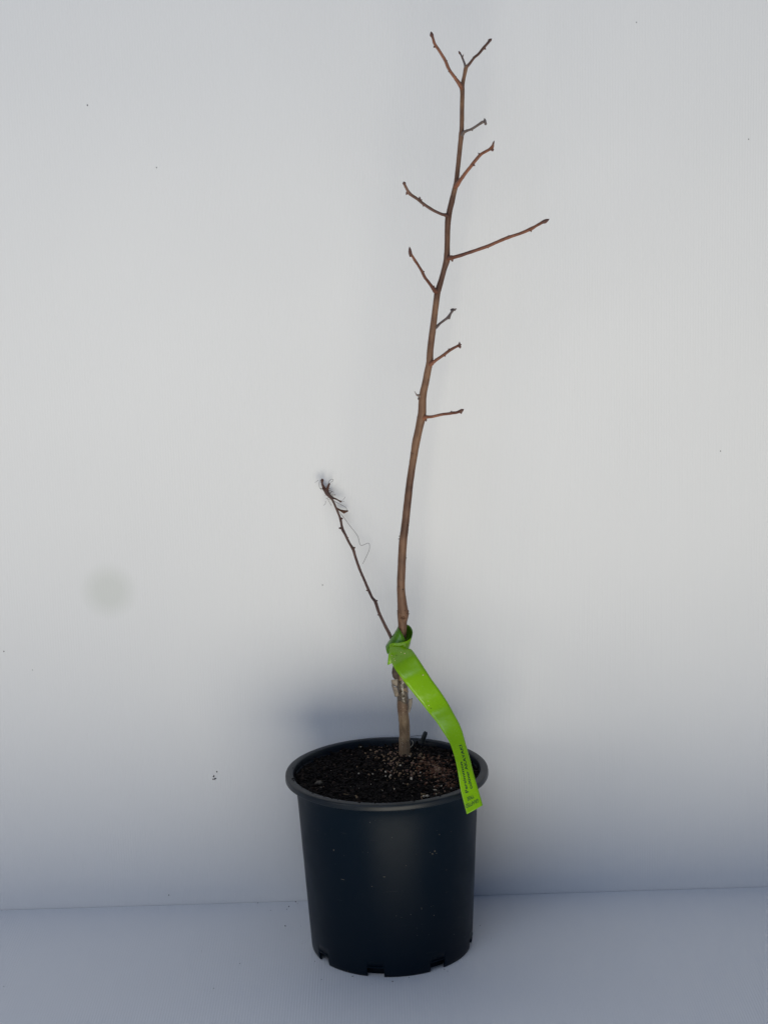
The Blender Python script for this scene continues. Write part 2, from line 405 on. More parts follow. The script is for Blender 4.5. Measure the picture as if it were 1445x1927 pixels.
# dried splashes and specks on the outside of the pot
def on_pot(px, py):
    d = (FW * F_PX + cx_ * (px - IW / 2) - cy_ * (py - IH / 2)).normalized(); t = 1.9
    while t < 2.6:
        q = CAM + d * t; rr = 0.1018 + 0.0090 * (q.z - 0.024) / 0.168
        if math.hypot(q.x, q.y) <= rr: break
        t += 0.0003
    return q
M['splash'] = flat('dried_soil_splash', (0.15, 0.125, 0.09), 0.8, 0.3, 600)
for (px, py, sx, sz) in [(818, 1601.6, 1.5, 1.8), (813.6, 1606.5, 1.1, 1.5), (809, 1604, 1.6, .7), (821, 1606, .8, .8), (826.7, 1570.5, 1.1, 1.0), (822, 1563, .8, .7), (796, 1549.5, .9, .7), (777, 1554.5, .8, .8), (783, 1607, .6, 1.5),
                         (764, 1628.7, .6, 1.3), (839.8, 1637, .7, .8), (815, 1704, .8, .8), (816.5, 1722.5, .9, .9), (628, 1599.6, 1.3, 1.4), (815, 1626.6, .7, .8), (654.5, 1827.5, .9, 1.0), (840, 1679, .5, .6), (848.5, 1565, .7, .6),
                         (793, 1709, .4, 3.2), (645, 1655, 5, .4), (723, 1650, 3.0, .5), (700, 1668, 1.0, .5)]:
    q = on_pot(px, py); n_ = Vector((q.x, q.y, 0)).normalized()
    bm = bmesh.new(); vs = bmesh.ops.create_icosphere(bm, subdivisions=2, radius=1)['verts']
    side = Vector((-n_.y, n_.x, 0))
    for v in vs:
        k = 1 + .5 * noise.noise(v.co * 1.6 + Vector((px, 0, 0))); c = v.co.copy()
        v.co = q + side * c.x * sx * PXM * k + Vector((0, 0, 1)) * c.z * sz * PXM * k + n_ * (c.y * 0.00022)
    obj('soil_speck', bm, M['splash'], body)

# ---------------------------------------------------------------- soil
rnd = random.Random(7)
TX = at(761, 1424, 0.036)      # where the trunk leaves the soil
def soil_z(x, y):
    d = math.hypot(x - TX.x, y - TX.y)
    return h - 0.0095 + (TX.z - (h - 0.0095)) * math.exp(-(d / 0.045) ** 2) + 0.0030 * noise.noise(Vector((x * 28, y * 28, 0))) + 0.0022 * noise.noise(Vector((x * 75, y * 75, 4))) + 0.0012 * noise.noise(Vector((x * 190, y * 190, 9)))
bm = bmesh.new(); rows = []
RR = 46; TT = 150
cen = bm.verts.new((0, 0, soil_z(0, 0)))
for i in range(1, RR + 1):
    r = 0.1135 * i / RR
    rows.append([bm.verts.new((r * math.cos(2 * math.pi * k / TT), r * math.sin(2 * math.pi * k / TT), soil_z(r * math.cos(2 * math.pi * k / TT), r * math.sin(2 * math.pi * k / TT)))) for k in range(TT)])
for k in range(TT): bm.faces.new((cen, rows[0][k], rows[0][(k + 1) % TT]))
for i in range(RR - 1):
    for k in range(TT): bm.faces.new((rows[i][k], rows[i][(k + 1) % TT], rows[i + 1][(k + 1) % TT], rows[i + 1][k]))
soil = obj('potting_soil', bm, M['soil'])
def chunk_set(items):
    """build many little irregular grains quickly as one mesh; items: (pos, (rx,ry,rz), axis, material index)"""
    ico = bmesh.new(); bmesh.ops.create_icosphere(ico, subdivisions=1, radius=1)
    bv = [v.co.copy() for v in ico.verts]; bf = [[v.index for v in f.verts] for f in ico.faces]; ico.free()
    V = []; Fc = []; MI = []
    for (p, r, ax, mi) in items:
        q = Vector(ax).to_track_quat('Z', 'Y').to_matrix() @ Matrix.Rotation(rnd.random() * 6.28, 3, 'Z')
        o = len(V)
        for v in bv:
            k = 1 + rnd.uniform(-0.28, 0.28)
            V.append(p + q @ Vector((v.x * r[0] * k, v.y * r[1] * k, v.z * r[2] * k)))
        for f in bf: Fc.append([i + o for i in f]); MI.append(mi)
    me = bpy.data.meshes.new('grains'); me.from_pydata([tuple(v) for v in V], [], Fc)
    for i, p in enumerate(me.polygons): p.material_index = MI[i]; p.use_smooth = False
    return me
def rdir(): return Vector((rnd.gauss(0, 1), rnd.gauss(0, 1), rnd.gauss(0, 0.5))).normalized()
items = []
for k in range(5200):
    r = 0.1155 * math.sqrt(rnd.random()); a = rnd.random() * 6.2832
    x, y = r * math.cos(a), r * math.sin(a)
    s = rnd.choice([0.0006, 0.0009, 0.0012, 0.0018, 0.0026]) * rnd.uniform(0.8, 1.3)
    if rnd.random() < 0.15: rr = (s * 0.5, s * 0.5, s * 2.6)
    else: rr = (s, s * rnd.uniform(0.5, 1), s * rnd.uniform(0.6, 1.3))
    items.append((Vector((x, y, soil_z(x, y) + s * 0.3)), rr, rdir(), 0 if rnd.random() < 0.88 else 1))
for k in range(150):
    r = 0.110 * math.sqrt(rnd.random()); a = rnd.random() * 6.2832; x, y = r * math.cos(a), r * math.sin(a); s = rnd.uniform(0.0020, 0.0042)
    items.append((Vector((x, y, soil_z(x, y) + s * 0.1)), (s, s * rnd.uniform(0.3, 0.8), s * rnd.uniform(0.6, 1.6)), rdir(), 0 if rnd.random() < 0.75 else 1))
# crumbs caught on the inner wall and the rim
for k in range(620):
    a = rnd.gauss(-2.3, 0.6) if rnd.random() < 0.75 else rnd.random() * 6.28
    r = rnd.uniform(0.1125, 0.1175) ; s = rnd.uniform(0.0005, 0.0013)
    z = max(soil_z(r * math.cos(a), r * math.sin(a)), h - 0.0150 + (0.0150 * (r - 0.1125) / 0.005)) 
    items.append((Vector((r * math.cos(a), r * math.sin(a), z)), (s, s, s * 1.3), rdir(), 0))
me = chunk_set(items); me.materials.append(M['crumb']); me.materials.append(M['crumb2'])
grit = bpy.data.objects.new('soil_crumbs', me); C.objects.link(grit)
tagp(grit, 'loose dark crumbs and fibres over the soil in the pot', 'soil', kind='stuff')
tagp(soil, 'dark moist potting soil filling the pot around the stem', 'soil', kind='stuff')
# granules: a tan/pink drift round the stem and towards the right front, a few pale ones everywhere
items = []
def on_soil(px, py):
    p = at(px, py, 0)
    d = (p - CAM).normalized(); t = 1.8
    for _ in range(400):
        q = CAM + d * t
        if q.z <= soil_z(q.x, q.y): break
        t += 0.002
    return q
def drift(px, py, sx, sy, n, mats, smin=0.0006, smax=0.0016, lift=0.5):
    for k in range(n):
        q = on_soil(rnd.gauss(px, sx), rnd.gauss(py, sy))
        if math.hypot(q.x, q.y) > 0.113: continue
        s = smin * 1.15 + (smax * 1.45 - smin * 1.15) * rnd.random() ** 1.6
        items.append((Vector((q.x, q.y, soil_z(q.x, q.y) + s * lift)), (s * rnd.uniform(0.7, 1.2), s * rnd.uniform(0.35, 1), s * rnd.uniform(0.7, 1.7)), rdir(), rnd.choice(mats)))
drift(745, 1428, 24, 10, 230, [0, 1, 1, 0, 4], 0.0006, 0.0017)
drift(712, 1416, 30, 8, 110, [0, 1, 4], 0.0005, 0.0013)
drift(745, 1452, 28, 12, 100, [0, 1, 4, 0, 2], 0.0006, 0.0015)
drift(812, 1442, 18, 9, 300, [3, 3, 0, 3, 1], 0.0006, 0.0016, 0.9)
drift(835, 1462, 20, 13, 330, [3, 3, 3, 1], 0.0006, 0.0014, 0.7)
drift(795, 1478, 45, 16, 60, [2, 0, 1, 4], 0.0006, 0.0014)
drift(700, 1465, 60, 20, 45, [2, 4, 0, 4], 0.0005, 0.0012)
drift(730, 1450, 95, 28, 110, [4, 1, 4, 4, 2], 0.0004, 0.0010)
drift(830, 1500, 30, 4, 28, [2, 0, 1], 0.0007, 0.0016)
drift(900, 1462, 10, 14, 26, [4, 1, 2], 0.0005, 0.0012)
me = chunk_set(items)
for k in ('gran_tan', 'gran_pink', 'gran_pale', 'peat', 'crumb2'): me.materials.append(M[k])
gr = bpy.data.objects.new('granules', me); C.objects.link(gr)
tagp(gr, 'tan, pinkish and pale granules scattered on the soil round the stem', 'granules', kind='stuff')

# single bits lying on the soil
def chipobj(px, py, L, Wd, T, ang, m, name, label, cat, group=None, tilt=0.2):
    q = on_soil(px, py); bm = bmesh.new()
    blobv = []
    g = bmesh.ops.create_cube(bm, size=1)
    bmesh.ops.subdivide_edges(bm, edges=bm.edges[:], cuts=2, use_grid_fill=True)
    for v in bm.verts:
        k = noise.noise(v.co * 2.3 + Vector((px, 0, 0)))
        v.co = Vector((v.co.x * L * (1 + 0.25 * k), v.co.y * Wd * (1 + 0.4 * k), v.co.z * T + 0.15 * T * k))
    mt = Matrix.Translation(Vector((0, 0, T * 0.6))) @ Matrix.Rotation(ang, 4, 'Z') @ Matrix.Rotation(tilt, 4, 'Y')
    for v in bm.verts: v.co = mt @ v.co
    o = obj(name, bm, m, None, False); o.location = (q.x, q.y, soil_z(q.x, q.y)); tagp(o, label, cat, group)
    return o
G1 = 'wood chips lying on the soil'
chipobj(671, 1502, 0.0082, 0.0030, 0.0016, R(-62), M['chip'], 'wood_chip', 'tan wood chip at the front left of the soil beside the rim', 'wood chip', G1)
chipobj(656, 1497, 0.0125, 0.0010, 0.0007, R(-12), M['chip'], 'wood_chip', 'long thin straw sliver left of the tan chip near the front rim', 'wood chip', G1)
chipobj(798, 1496, 0.0080, 0.0030, 0.0015, R(10), M['chip'], 'wood_chip', 'flat brown wood chip near the front rim left of the green tag', 'wood chip', G1)
chipobj(818, 1489, 0.0055, 0.0022, 0.0014, R(-8), M['gran_pale'], 'wood_chip', 'pale cream chip near the front rim closest to the green tag', 'wood chip', G1)
chipobj(586, 1459, 0.020, 0.0008, 0.0006, R(14), M['crumb2'], 'dry_straw', 'thin dark straw lying across the left side of the soil', 'straw')
chipobj(590, 1446, 0.014, 0.0007, 0.0006, R(10), M['crumb2'], 'dry_straw', 'short dark straw behind the longer one on the left of the soil', 'straw')
chipobj(741, 1485, 0.0010, 0.0120, 0.0007, R(6), M['chip'], 'dry_straw', 'short upright tan straw on the soil front centre', 'straw', tilt=0.0)
chipobj(845, 1407, 0.018, 0.0024, 0.0010, R(-6), M['crumb2'], 'dry_straw', 'brown leaf strip lying at the back right of the soil by the green tag', 'straw')
for (px, py, s, lab) in [(600, 1477, 0.0044, 'largest round pale pebble on the left of the soil'), (604, 1485, 0.0024, 'small pale pebble touching the largest one on the left of the soil'),
                         (702, 1440, 0.0026, 'dark rounded pebble left of the stem base'), (707, 1470, 0.0019, 'small greyish pebble in front of and left of the stem')]:
    q = on_soil(px, py); bm = bmesh.new(); blob(bm, (0, 0, 0), (s, s * 0.8, s * 0.75), (0, 0.2, 1), 3, 0.35, px)
    o = obj('pebble', bm, M['pebble'] if px != 702 else M['crumb2']); o.location = (q.x, q.y, soil_z(q.x, q.y) + s * 0.45); tagp(o, lab, 'pebble', 'pebbles on the soil')
# dark curled leaf tip sticking up at the back, and a pale rootlet beside the stem
yb = 0.098
bm = bmesh.new()
strip(bm, [((793, 1398, yb), (797, 1399, yb)), ((792.5, 1391, yb), (799, 1392, yb - .001)), ((794.5, 1384, yb), (801.5, 1387, yb - .002)), ((797.5, 1378, yb), (803.2, 1381, yb - .002)), ((800.5, 1376, yb), (802.6, 1377, yb - .001))], 5, 4, 0.002)
o = obj('dead_leaf', bm, M['leafstub']); thick(o, 0.0012); settle(o, at(795, 1398, yb)); tagp(o, 'dark curled leaf tip standing up at the back rim right of the stem', 'dead leaf')
bm = bmesh.new(); px_tube(bm, [(772, 1407, .03, 1.2), (776, 1402, .026, 1.5), (777, 1397, .024, 1.4), (774.5, 1393, .024, 1.1)], 6, 5)
o = obj('rootlet', bm, M['root']); settle(o, at(772, 1407, .03)); tagp(o, 'tiny pale curled rootlet beside the right of the stem base', 'rootlet')
bm = bmesh.new(); px_tube(bm, [(772, 1386, .085, .8), (784, 1384.5, .09, 1.0), (795, 1384.6, .095, .8)], 5, 5)
o = obj('dry_straw', bm, M['leafstub']); settle(o, at(784, 1385, .09)); tagp(o, 'thin dark straw running to the curled leaf tip at the back rim', 'straw')

# loose crumbs of soil on the floor sheet
def on_floor(px, py):
    d = FW * F_PX + cx_ * (px - IW / 2) - cy_ * (py - IH / 2); return CAM + d * (-CAM.z / d.z)
items = []
for (px, py, s) in [(556.5, 1697.5, 1.4), (544, 1706.5, 1.3), (540, 1711.5, .9), (537, 1743, 1.3), (566, 1743, .5), (485, 1699.5, .8), (509.5, 1713.5, .8), (380, 1790, .7), (452, 1813.5, 1.0),
                    (402.5, 1860.5, .9), (8, 1857, .9), (592.5, 1809.5, .8), (605, 1843.5, .8), (663.5, 1838, 1.2), (738.5, 1847.5, 1.2), (770, 1840, .7), (836, 1824.5, .8), (903, 1742, .7), (575, 1773, .5),
                    (569, 1776, .5), (700, 1852, .5), (842, 1828, .6), (560, 1700, .6), (924, 1766, .5), (955, 1790, .5)]:
    q = on_floor(px, py); s *= PXM * 1.1
    items.append((Vector((q.x, q.y, s * 0.6)), (s, s * 0.8, s * 0.8), (1, 0.3, 0.2), 0))
me = chunk_set(items); me.materials.append(M['stain'])
o = bpy.data.objects.new('spilled_soil', me); C.objects.link(o); tagp(o, 'tiny dark soil crumbs scattered on the white floor sheet round the pot', 'soil', kind='stuff')

# ---------------------------------------------------------------- sapling
tree = thing('grafted_sapling', 'tall thin leafless grafted sapling with short brown side twigs, growing in the dark pot', 'sapling', tuple(TX))
def ty(py):
    """depth of the trunk axis, leaning slightly towards the camera as it rises"""
    return 0.036 - 0.020 * (1424 - py) / 1300 + 0.004 * math.sin(py / 190.0)
TR = [(761, 1436, 23), (761, 1425, 21.5), (761, 1410, 20.5), (761, 1371, 20), (760, 1355, 20), (758.5, 1340, 20.2), (757.8, 1323, 21.2), (757.3, 1306, 20.6), (757, 1295, 20.5), (756.5, 1281, 19), (755.5, 1268, 17),
      (755, 1245, 15.5), (756, 1215, 15), (757, 1192, 15), (757.2, 1180, 15.8), (757.3, 1170, 17), (758, 1160, 20.2), (758.2, 1154, 21.2), (757.8, 1147, 19.4), (756.2, 1132, 17), (755, 1117, 15.6), (754.5, 1100, 15),
      (755.6, 1068, 14.8), (757.8, 1026, 15), (759.5, 1010, 14.6), (762.5, 985, 14), (767, 943, 13.6), (772, 901, 13), (778.3, 860, 13), (782.8, 832, 14.4), (787.5, 810, 14), (792, 789, 15.6), (794, 778, 15), (795.5, 745, 13.6),
      (800.5, 720, 12.6), (806.3, 691, 12.2), (808.5, 680, 12.4), (809.5, 658, 11.8), (815, 614, 11.4), (818.5, 585, 10.8), (822.6, 553, 11.2), (824.5, 545, 11), (830, 527, 9.6), (836, 505, 9.6), (840.3, 490, 11.6),
      (840.8, 480, 10.8), (841.2, 462, 9.6), (842, 428, 10.2), (843.2, 411, 10.8), (846, 396, 10), (849.3, 382, 10.2), (853.5, 364, 9.2), (857, 350, 9), (858.4, 342, 8.2), (861.5, 314, 8), (865.5, 275, 8.2), (867.8, 253, 9), (868.6, 240, 7.8),
      (869.2, 200, 7.6), (869.7, 175, 7.6), (869.2, 164, 8.6), (870.5, 156, 7), (873.5, 142, 6.2), (875.6, 131, 7), (876.8, 125.5, 6.8), (877, 122, 4.5)]
def seg_of(y0, y1): return [(a, b, ty(b), wd * 1.05) for (a, b, wd) in TR if y1 <= b <= y0]
bm = bmesh.new(); px_tube(bm, seg_of(1436, 1268), 28, 8, 0.06, 3)
obj('rootstock', bm, M['lower'], tree)
bm = bmesh.new(); px_tube(bm, [(755.8, 1276, ty(1276), 14)] + seg_of(1268, 122), 24, 8, 0.035, 1)
trunk = obj('trunk', bm, M['trunk'], tree)

# rough ridge above the tag, old scars and bark flecks
bm = bmesh.new()
for k in range(30):
    a = rnd.uniform(-1.5, 1.5); py = 1155 + rnd.uniform(-4, 8) + 3 * math.cos(a * 2)
    c = at(758.2 + math.sin(a) * 10.2, py, ty(1155) - math.cos(a) * 0.0066)
    blob(bm, c, (0.0007 * rnd.uniform(.6, 1.5), 0.0005, 0.0016 * rnd.uniform(.5, 1.2)), (math.cos(a), math.sin(a), rnd.uniform(-.3, .3)), 1, 0.5, k)
obj('bark_ridge', bm, M['ridge'], trunk)
for (px, py, s, dx) in [(758, 1109, 1.9, 0), (761.2, 1149, 1.4, 0), (762, 1138.5, 1.2, .6), (748.5, 1117, 1.2, 0), (750.5, 1104, 1.3, 0), (752.3, 1080.5, .8, 0), (765.5, 1154.5, 1.6, 0), (752.7, 1127, .8, 0), (760, 1155, 1.1, 0), (769.2, 1155.2, 1.4, 1),
                        (748.3, 1145.5, 1.0, 1), (763.3, 1126, 1.0, 1), (765, 1136, 1.0, 1), (766.5, 987.5, 1.6, 0), (768.5, 989, 1.2, 0), (751.2, 1009, 1.3, 1), (750.6, 1014, 1.4, 1), (764.6, 1050, 1.0, 1),
                        (773, 852.5, 1.1, 1), (776.5, 853, 1.3, 0), (759.5, 1371, 1.2, 0), (762.5, 1344, 1.0, 0)]:
    cx0 = min(TR, key=lambda q: abs(q[1] - py)); hw = cx0[2] / 2 * PXM; off = (px - cx0[0]) * PXM
    y = ty(py) - math.sqrt(max(hw * hw - off * off, 0)) * 0.97
    bm = bmesh.new(); blob(bm, at(px, py, y), (s * PXM, s * PXM * 0.7, s * PXM * rnd.uniform(.7, 1.2)), (1, 0, 0.2), 1, 0.5, px)
    obj('bark_scar', bm, M['scar'], trunk)

# ---------------- side branches
def unit_px(dx, dy, dz=0.0):
    v = cx_ * dx - cy_ * dy + Vector((0, 1, 0)) * dz; return v.normalized()
def branch(spec, m, buds, tip, dy, label=None, name='branch', budm='bud', parent=None, seed=0):
    """spec: (px, py, width); dy: change of depth from the base to the tip; buds: (px, py, dx, dy, length px, radius px);
       tip: (px, py, dx, dy, length px, radius px) or None"""
    n = len(spec); y0 = ty(spec[0][1]) if seed != 99 else 0.0
    yy = [y0 - 0.001 + dy * (i / (n - 1)) for i in range(n)]
    bm = bmesh.new(); px_tube(bm, [(p[0], p[1], yy[i], p[2] * 1.15) for i, p in enumerate(spec)], 12, 7, 0.10, seed)
    b = obj(name, bm, m, parent or tree)
    if label: b['label'] = label
    def yat(px, py):
        i = min(range(n), key=lambda k: (spec[k][0] - px) ** 2 + (spec[k][1] - py) ** 2); return yy[i]
    for (px, py, dx, dy2, L, r) in buds:
        bm = bmesh.new(); budshape(bm, at(px, py, yat(px, py)), unit_px(dx, dy2, rnd.uniform(-.25, .25)), L * PXM, r * PXM, px)
        obj('bud', bm, M[budm], b)
    if tip:
        px, py, dx, dy2, L, r = tip
        bm = bmesh.new(); budshape(bm, at(px, py, yy[-1]), unit_px(dx, dy2), L * PXM, r * PXM, px)
        obj('tip_bud', bm, M[budm], b)
    # swollen collar where the branch joins
    return b
branch([(868.5, 167, 6), (865.5, 160, 6.8), (855.6, 146, 5.2), (845, 131, 5.0), (837, 113, 4.8), (826, 95, 4.6), (818, 83, 4.6), (814.5, 72, 4.2), (813, 67, 4.8)], M['twig_red'],
       [(838.5, 115, 1, -.25, 3.5, 2), (818, 88, -1, .4, 3.2, 2), (845.5, 134, -1, .5, 3, 1.7), (856, 145, .9, -.5, 3, 1.6)], (812.6, 68, -.2, -1, 8.5, 3.3), -0.035, 'reddish upper left twig at the top of the sapling', seed=1)
branch([(876, 127, 5), (873.6, 119, 3.4), (871, 112, 3.2), (868, 105, 2.8), (866.5, 102, 2.6)], M['twig_grey'], [(870, 109, .25, -1, 7.5, 1.0)], (865.8, 101.5, -.55, -1, 6.5, 2.2), 0.012, seed=2)
branch([(877, 126, 5.4), (882, 121.5, 4.8), (892, 108.5, 4), (900, 101.7, 4.2), (910.4, 89, 4.6), (918, 80.5, 4.2), (920.5, 77, 4.4)], M['twig_brown'],
       [(911, 90.5, .6, .6, 4.0, 2), (899, 103, .3, 1, 2.6, 1.6), (891, 108.5, -.5, -.9, 2.6, 1.6)], (920, 77.5, .85, -.8, 7, 3.2), 0.03, 'brown upper right twig at the top of the sapling', seed=3)
branch([(869, 254, 7), (872.5, 249, 5.4), (879, 246, 4), (887.6, 242.6, 4), (898, 236, 4), (906, 230.7, 4.6), (910, 229, 4.4)], M['twig_grey'],
       [(888, 244, .2, 1, 2.8, 1.7), (878, 245.5, -.2, -1, 2.6, 1.4)], None, -0.02, 'short grey twig with a knobbly end near the top', budm='bud_grey', seed=4)
b4 = [o for o in tree.children if o.get('label', '').startswith('short grey twig with a knobbly')][0]
bm = bmesh.new(); y4 = ty(254) - 0.021
for (px, py, a, b, dr) in [(912.3, 230, 2.6, 5.6, (-.1, -1)), (911, 225.5, 1.2, 3.0, (.1, -1)), (914, 232, 1.6, 3.2, (.2, 1))]: blob(bm, at(px, py, y4), (a * PXM, a * PXM, b * PXM), unit_px(*dr), 2, 0.5, px)
obj('tip_bud', bm, M['bud_grey'], b4)
branch([(856, 352.5, 7), (860, 347.5, 8), (864, 341.5, 6.4), (869, 334.6, 5.8), (877, 324, 5.4), (885, 314, 5.4), (893, 303.5, 5.2), (903.5, 291.5, 5), (912, 286, 4.6), (921, 281, 5), (925.5, 277, 5.6), (927.5, 272, 3.4)], M['twig_red'],
       [(890, 309.5, .9, .7, 4.6, 2.3), (902.5, 292, -.5, -.8, 5.6, 2.2), (905, 288.5, .9, -.3, 4, 1.7), (870, 332, -.7, -.5, 3, 1.6), (926, 280.5, .2, 1, 4.4, 2.9)], (927.3, 272, .3, -1, 7.5, 2.0), -0.045, 'reddish twig reaching up right from the upper stem', seed=5)
branch([(844, 407, 7), (839.5, 405.2, 7), (835, 404, 5), (828, 402, 4.6), (813, 394.5, 4.6), (798.5, 385, 4.8), (790, 378.5, 4.4), (782.5, 372.5, 4.6), (776, 368.5, 4.8), (770, 363.6, 5.2), (765.5, 356, 4.4), (762, 349, 4.2), (760.6, 345.5, 4.6)], M['twig_brown'],
       [(790, 374.5, -.25, -1, 5, 1.8), (792, 377.5, .5, -.7, 3, 1.7), (767.5, 361, -.55, .9, 6.6, 3.2), (797, 386, -.3, .9, 3, 1.7), (826, 400.5, -.6, -.7, 3, 1.5)], (760.8, 346.2, -.3, -1, 4.6, 3.4), -0.03, 'brown twig bending up to the left below the tip', seed=6)
branch([(842, 487, 8), (848, 484.8, 7.4), (854, 484, 6.4), (865.6, 480.8, 5.8), (892, 472, 5.6), (917, 463.4, 5.4), (937, 454.6, 5.2), (955, 447.2, 5.4), (978, 439.5, 4.8), (997, 431.5, 5.6), (1006, 426.5, 4.8), (1015.5, 421, 4.8), (1022.5, 417, 5.4)], M['twig_red'],
       [(957, 446.5, -.1, -1, 4.4, 2.2), (998, 432, .3, 1, 5, 2.2), (1003, 428.5, -.6, -.4, 2.6, 1.4), (918, 464.5, .2, 1, 3, 1.8), (850, 488, .3, 1, 5, 2.2)], (1022.5, 417.5, 1, -.5, 11.5, 3.8), -0.06, 'longest reddish twig, reaching far out to the right', seed=7)
branch([(822, 550.5, 6), (818.5, 547, 8.4), (815, 543, 6.2), (810, 536, 5), (804.6, 529, 4.8), (798.5, 520.5, 4.8), (793.7, 510.5, 4.6), (787, 499.5, 4.2), (780.6, 490, 4.4), (775.5, 481.5, 3.8), (773, 477.5, 4.2)], M['twig_red'],
       [(796, 512, .8, -.5, 3, 1.8), (800.5, 524, -.9, .4, 3, 1.9), (779.5, 489.5, -.9, .2, 2.4, 1.4), (816, 540, .3, -1, 3, 1.6)], (772.2, 479.5, -.12, -1, 15, 3.3), -0.04, 'reddish twig reaching up left from mid stem', seed=8)
branch([(817.5, 618, 6), (822, 614.5, 5.4), (827, 609.5, 4.2), (834, 604, 4), (840, 599.5, 4.2), (844.5, 595.5, 5.2), (848, 589.5, 3.8), (851, 585.5, 3.8), (852, 584, 4)], M['twig_grey'],
       [(844, 597.5, .5, .8, 4.2, 2.8), (825, 611.5, -.4, -.8, 2.6, 1.4)], None, 0.02, 'short grey twig with a flat hooked end right of the stem', budm='bud_grey', seed=9)
b9 = [o for o in tree.children if o.get('label', '').startswith('short grey twig with a flat')][0]
bm = bmesh.new(); y9 = ty(614) + 0.019
for (px, py, a, b, dr) in [(852.3, 582.8, 2.6, 5.2, (1, .05)), (856, 581.8, 1.2, 3.2, (1, -.1)), (849.8, 584, 1.8, 2.8, (-.6, 1))]: blob(bm, at(px, py, y9), (a * PXM, a * PXM, b * PXM), unit_px(*dr), 2, 0.5, px)
obj('tip_bud', bm, M['bud_grey'], b9)
branch([(807, 687, 6), (811, 684.5, 8.2), (815, 681.5, 6), (822, 676.4, 5), (830, 671, 4.6), (837, 666, 5), (843.5, 661, 4.8), (850, 656.8, 4.8), (857, 653, 4.4), (862.5, 650.5, 4.6)], M['twig_red'],
       [(845, 659.5, -.2, -.9, 4.4, 2.2), (847.5, 657.5, .9, -.3, 4, 1.5), (837, 669.2, .2, 1, 2.4, 1.8), (819.5, 677, -.3, -1, 2.6, 1.4), (864.5, 651, .3, 1, 5, 2.8), (865.5, 649, .9, -.4, 3, 1.7)], (864.6, 650, -.05, -1, 7, 2.4), -0.02, 'reddish twig angling up right below mid stem', seed=10)
branch([(795, 788, 9), (799.5, 785.3, 8), (805, 784.6, 5.4), (813, 784, 4.8), (831, 780, 4.6), (843, 778.6, 4.6), (852.6, 777.2, 4.6), (860, 776, 4.6), (866, 773.5, 5.4), (868.5, 772.5, 4.6)], M['twig_red'],
       [(849, 776.2, .1, -1, 3.4, 2.2), (852.5, 776, .6, -.6, 2.6, 1.7), (801, 789, .2, 1, 4.6, 2.2), (867, 775, .2, 1, 4.2, 2.4)], (866.8, 773.5, .9, -.55, 6.8, 2.8), -0.025, 'lowest reddish twig, level to the right of the stem', seed=11)
branch([(792, 748, 6), (789, 745, 5.6), (786.5, 744, 4.2), (784, 743.2, 2.6), (782.5, 740.5, 1.3), (779.7, 736.3, .7)], M['twig_grey'], [(787.5, 748.5, -.2, 1, 4.5, 2.0)], None, -0.003, 'tiny thorn like stub left of the stem', name='thorn', budm='bud_grey', seed=12)

# ---------------- graft: stub, grafting tape
bm = bmesh.new()
px_tube(bm, [(747, 1244, .029, 9), (744.8, 1254, .028, 12), (744.2, 1263, .027, 14.5), (744.8, 1270, .027, 14), (746.6, 1276, .029, 10), (748.5, 1279, .031, 5)], 16, 7, 0.18, 5)
obj('graft_stub', bm, M['knob'], tree)
bm = bmesh.new(); px_tube(bm, [(756.2, 1277.5, ty(1277), 20.5), (756.8, 1286, ty(1286), 22.2), (757, 1296, ty(1296), 22.4), (757.4, 1306, ty(1306), 22.6), (758, 1316, ty(1316), 22.8), (758.4, 1322, ty(1322), 22)], 28, 7, 0.10, 8)
wrap = obj('grafting_tape', bm, M['tape_wrap'], tree)
yt = 0.026
def poly_sheet(name, quads, m, parent, t=0.0005, bulge=0.001):
    bm = bmesh.new(); strip(bm, quads, 4, 4, bulge); o = obj(name, bm, m, parent); thick(o, t); return o
poly_sheet('tape_flap', [((736, 1279.5, yt), (749, 1277, yt - .001)), ((736.6, 1284, yt + .002), (748.6, 1284, yt - .001)), ((737.5, 1289, yt + .002), (747.5, 1292, yt))], M['tape'], wrap)
poly_sheet('tape_flap', [((736.8, 1289, yt), (747, 1294, yt - .003)), ((738, 1294, yt), (748, 1298, yt - .003)), ((740.5, 1302, yt), (749.5, 1304, yt - .002)), ((743, 1310.5, yt + .001), (748, 1311, yt))], M['tape'], wrap)
poly_sheet('tape_flap', [((769, 1315, yt + .003), (776.2, 1313.5, yt + .001)), ((768, 1324, yt + .003), (775.3, 1325, yt)), ((767.6, 1333, yt + .002), (773, 1334, yt)), ((767.6, 1340, yt + .002), (770.5, 1341, yt))], M['tape'], wrap)

# ---------------- dead shoot leaning back until it touches the wall
YT = 0.1265
def dy_(px): return 0.030 + (YT - 0.030) * min(1, max(0, (745 - px) / (745 - 612)))
DS = [(745, 1262, 6.6), (741, 1225, 6.6), (735.6, 1200, 6.4), (724, 1176, 6.0), (713.6, 1154, 6.0), (706.4, 1133, 6.4), (700, 1124, 5.4), (693, 1109, 5.4), (684, 1088, 5.0), (676, 1069, 5.2), (668.5, 1047, 5.0), (664.6, 1034, 5.8),
      (657, 1021, 4.6), (649.3, 1005.3, 5.0), (645, 997, 5.8), (643, 989, 4.6), (641.6, 981, 5.0), (639, 972, 4.2), (634.5, 961, 4.2), (629, 948, 3.8), (625, 940, 4.2), (620.5, 934, 6.4), (616.5, 929, 8.5), (613.5, 924, 8.5), (610.8, 920, 6.4)]
bm = bmesh.new(); px_tube(bm, [(a, b, dy_(a), wd) for (a, b, wd) in DS], 12, 7, 0.10, 21)
dead = obj('dead_shoot', bm, M['dead'], tree); dead['label'] = 'thin dead shoot leaning left against the wall with a frayed tip'
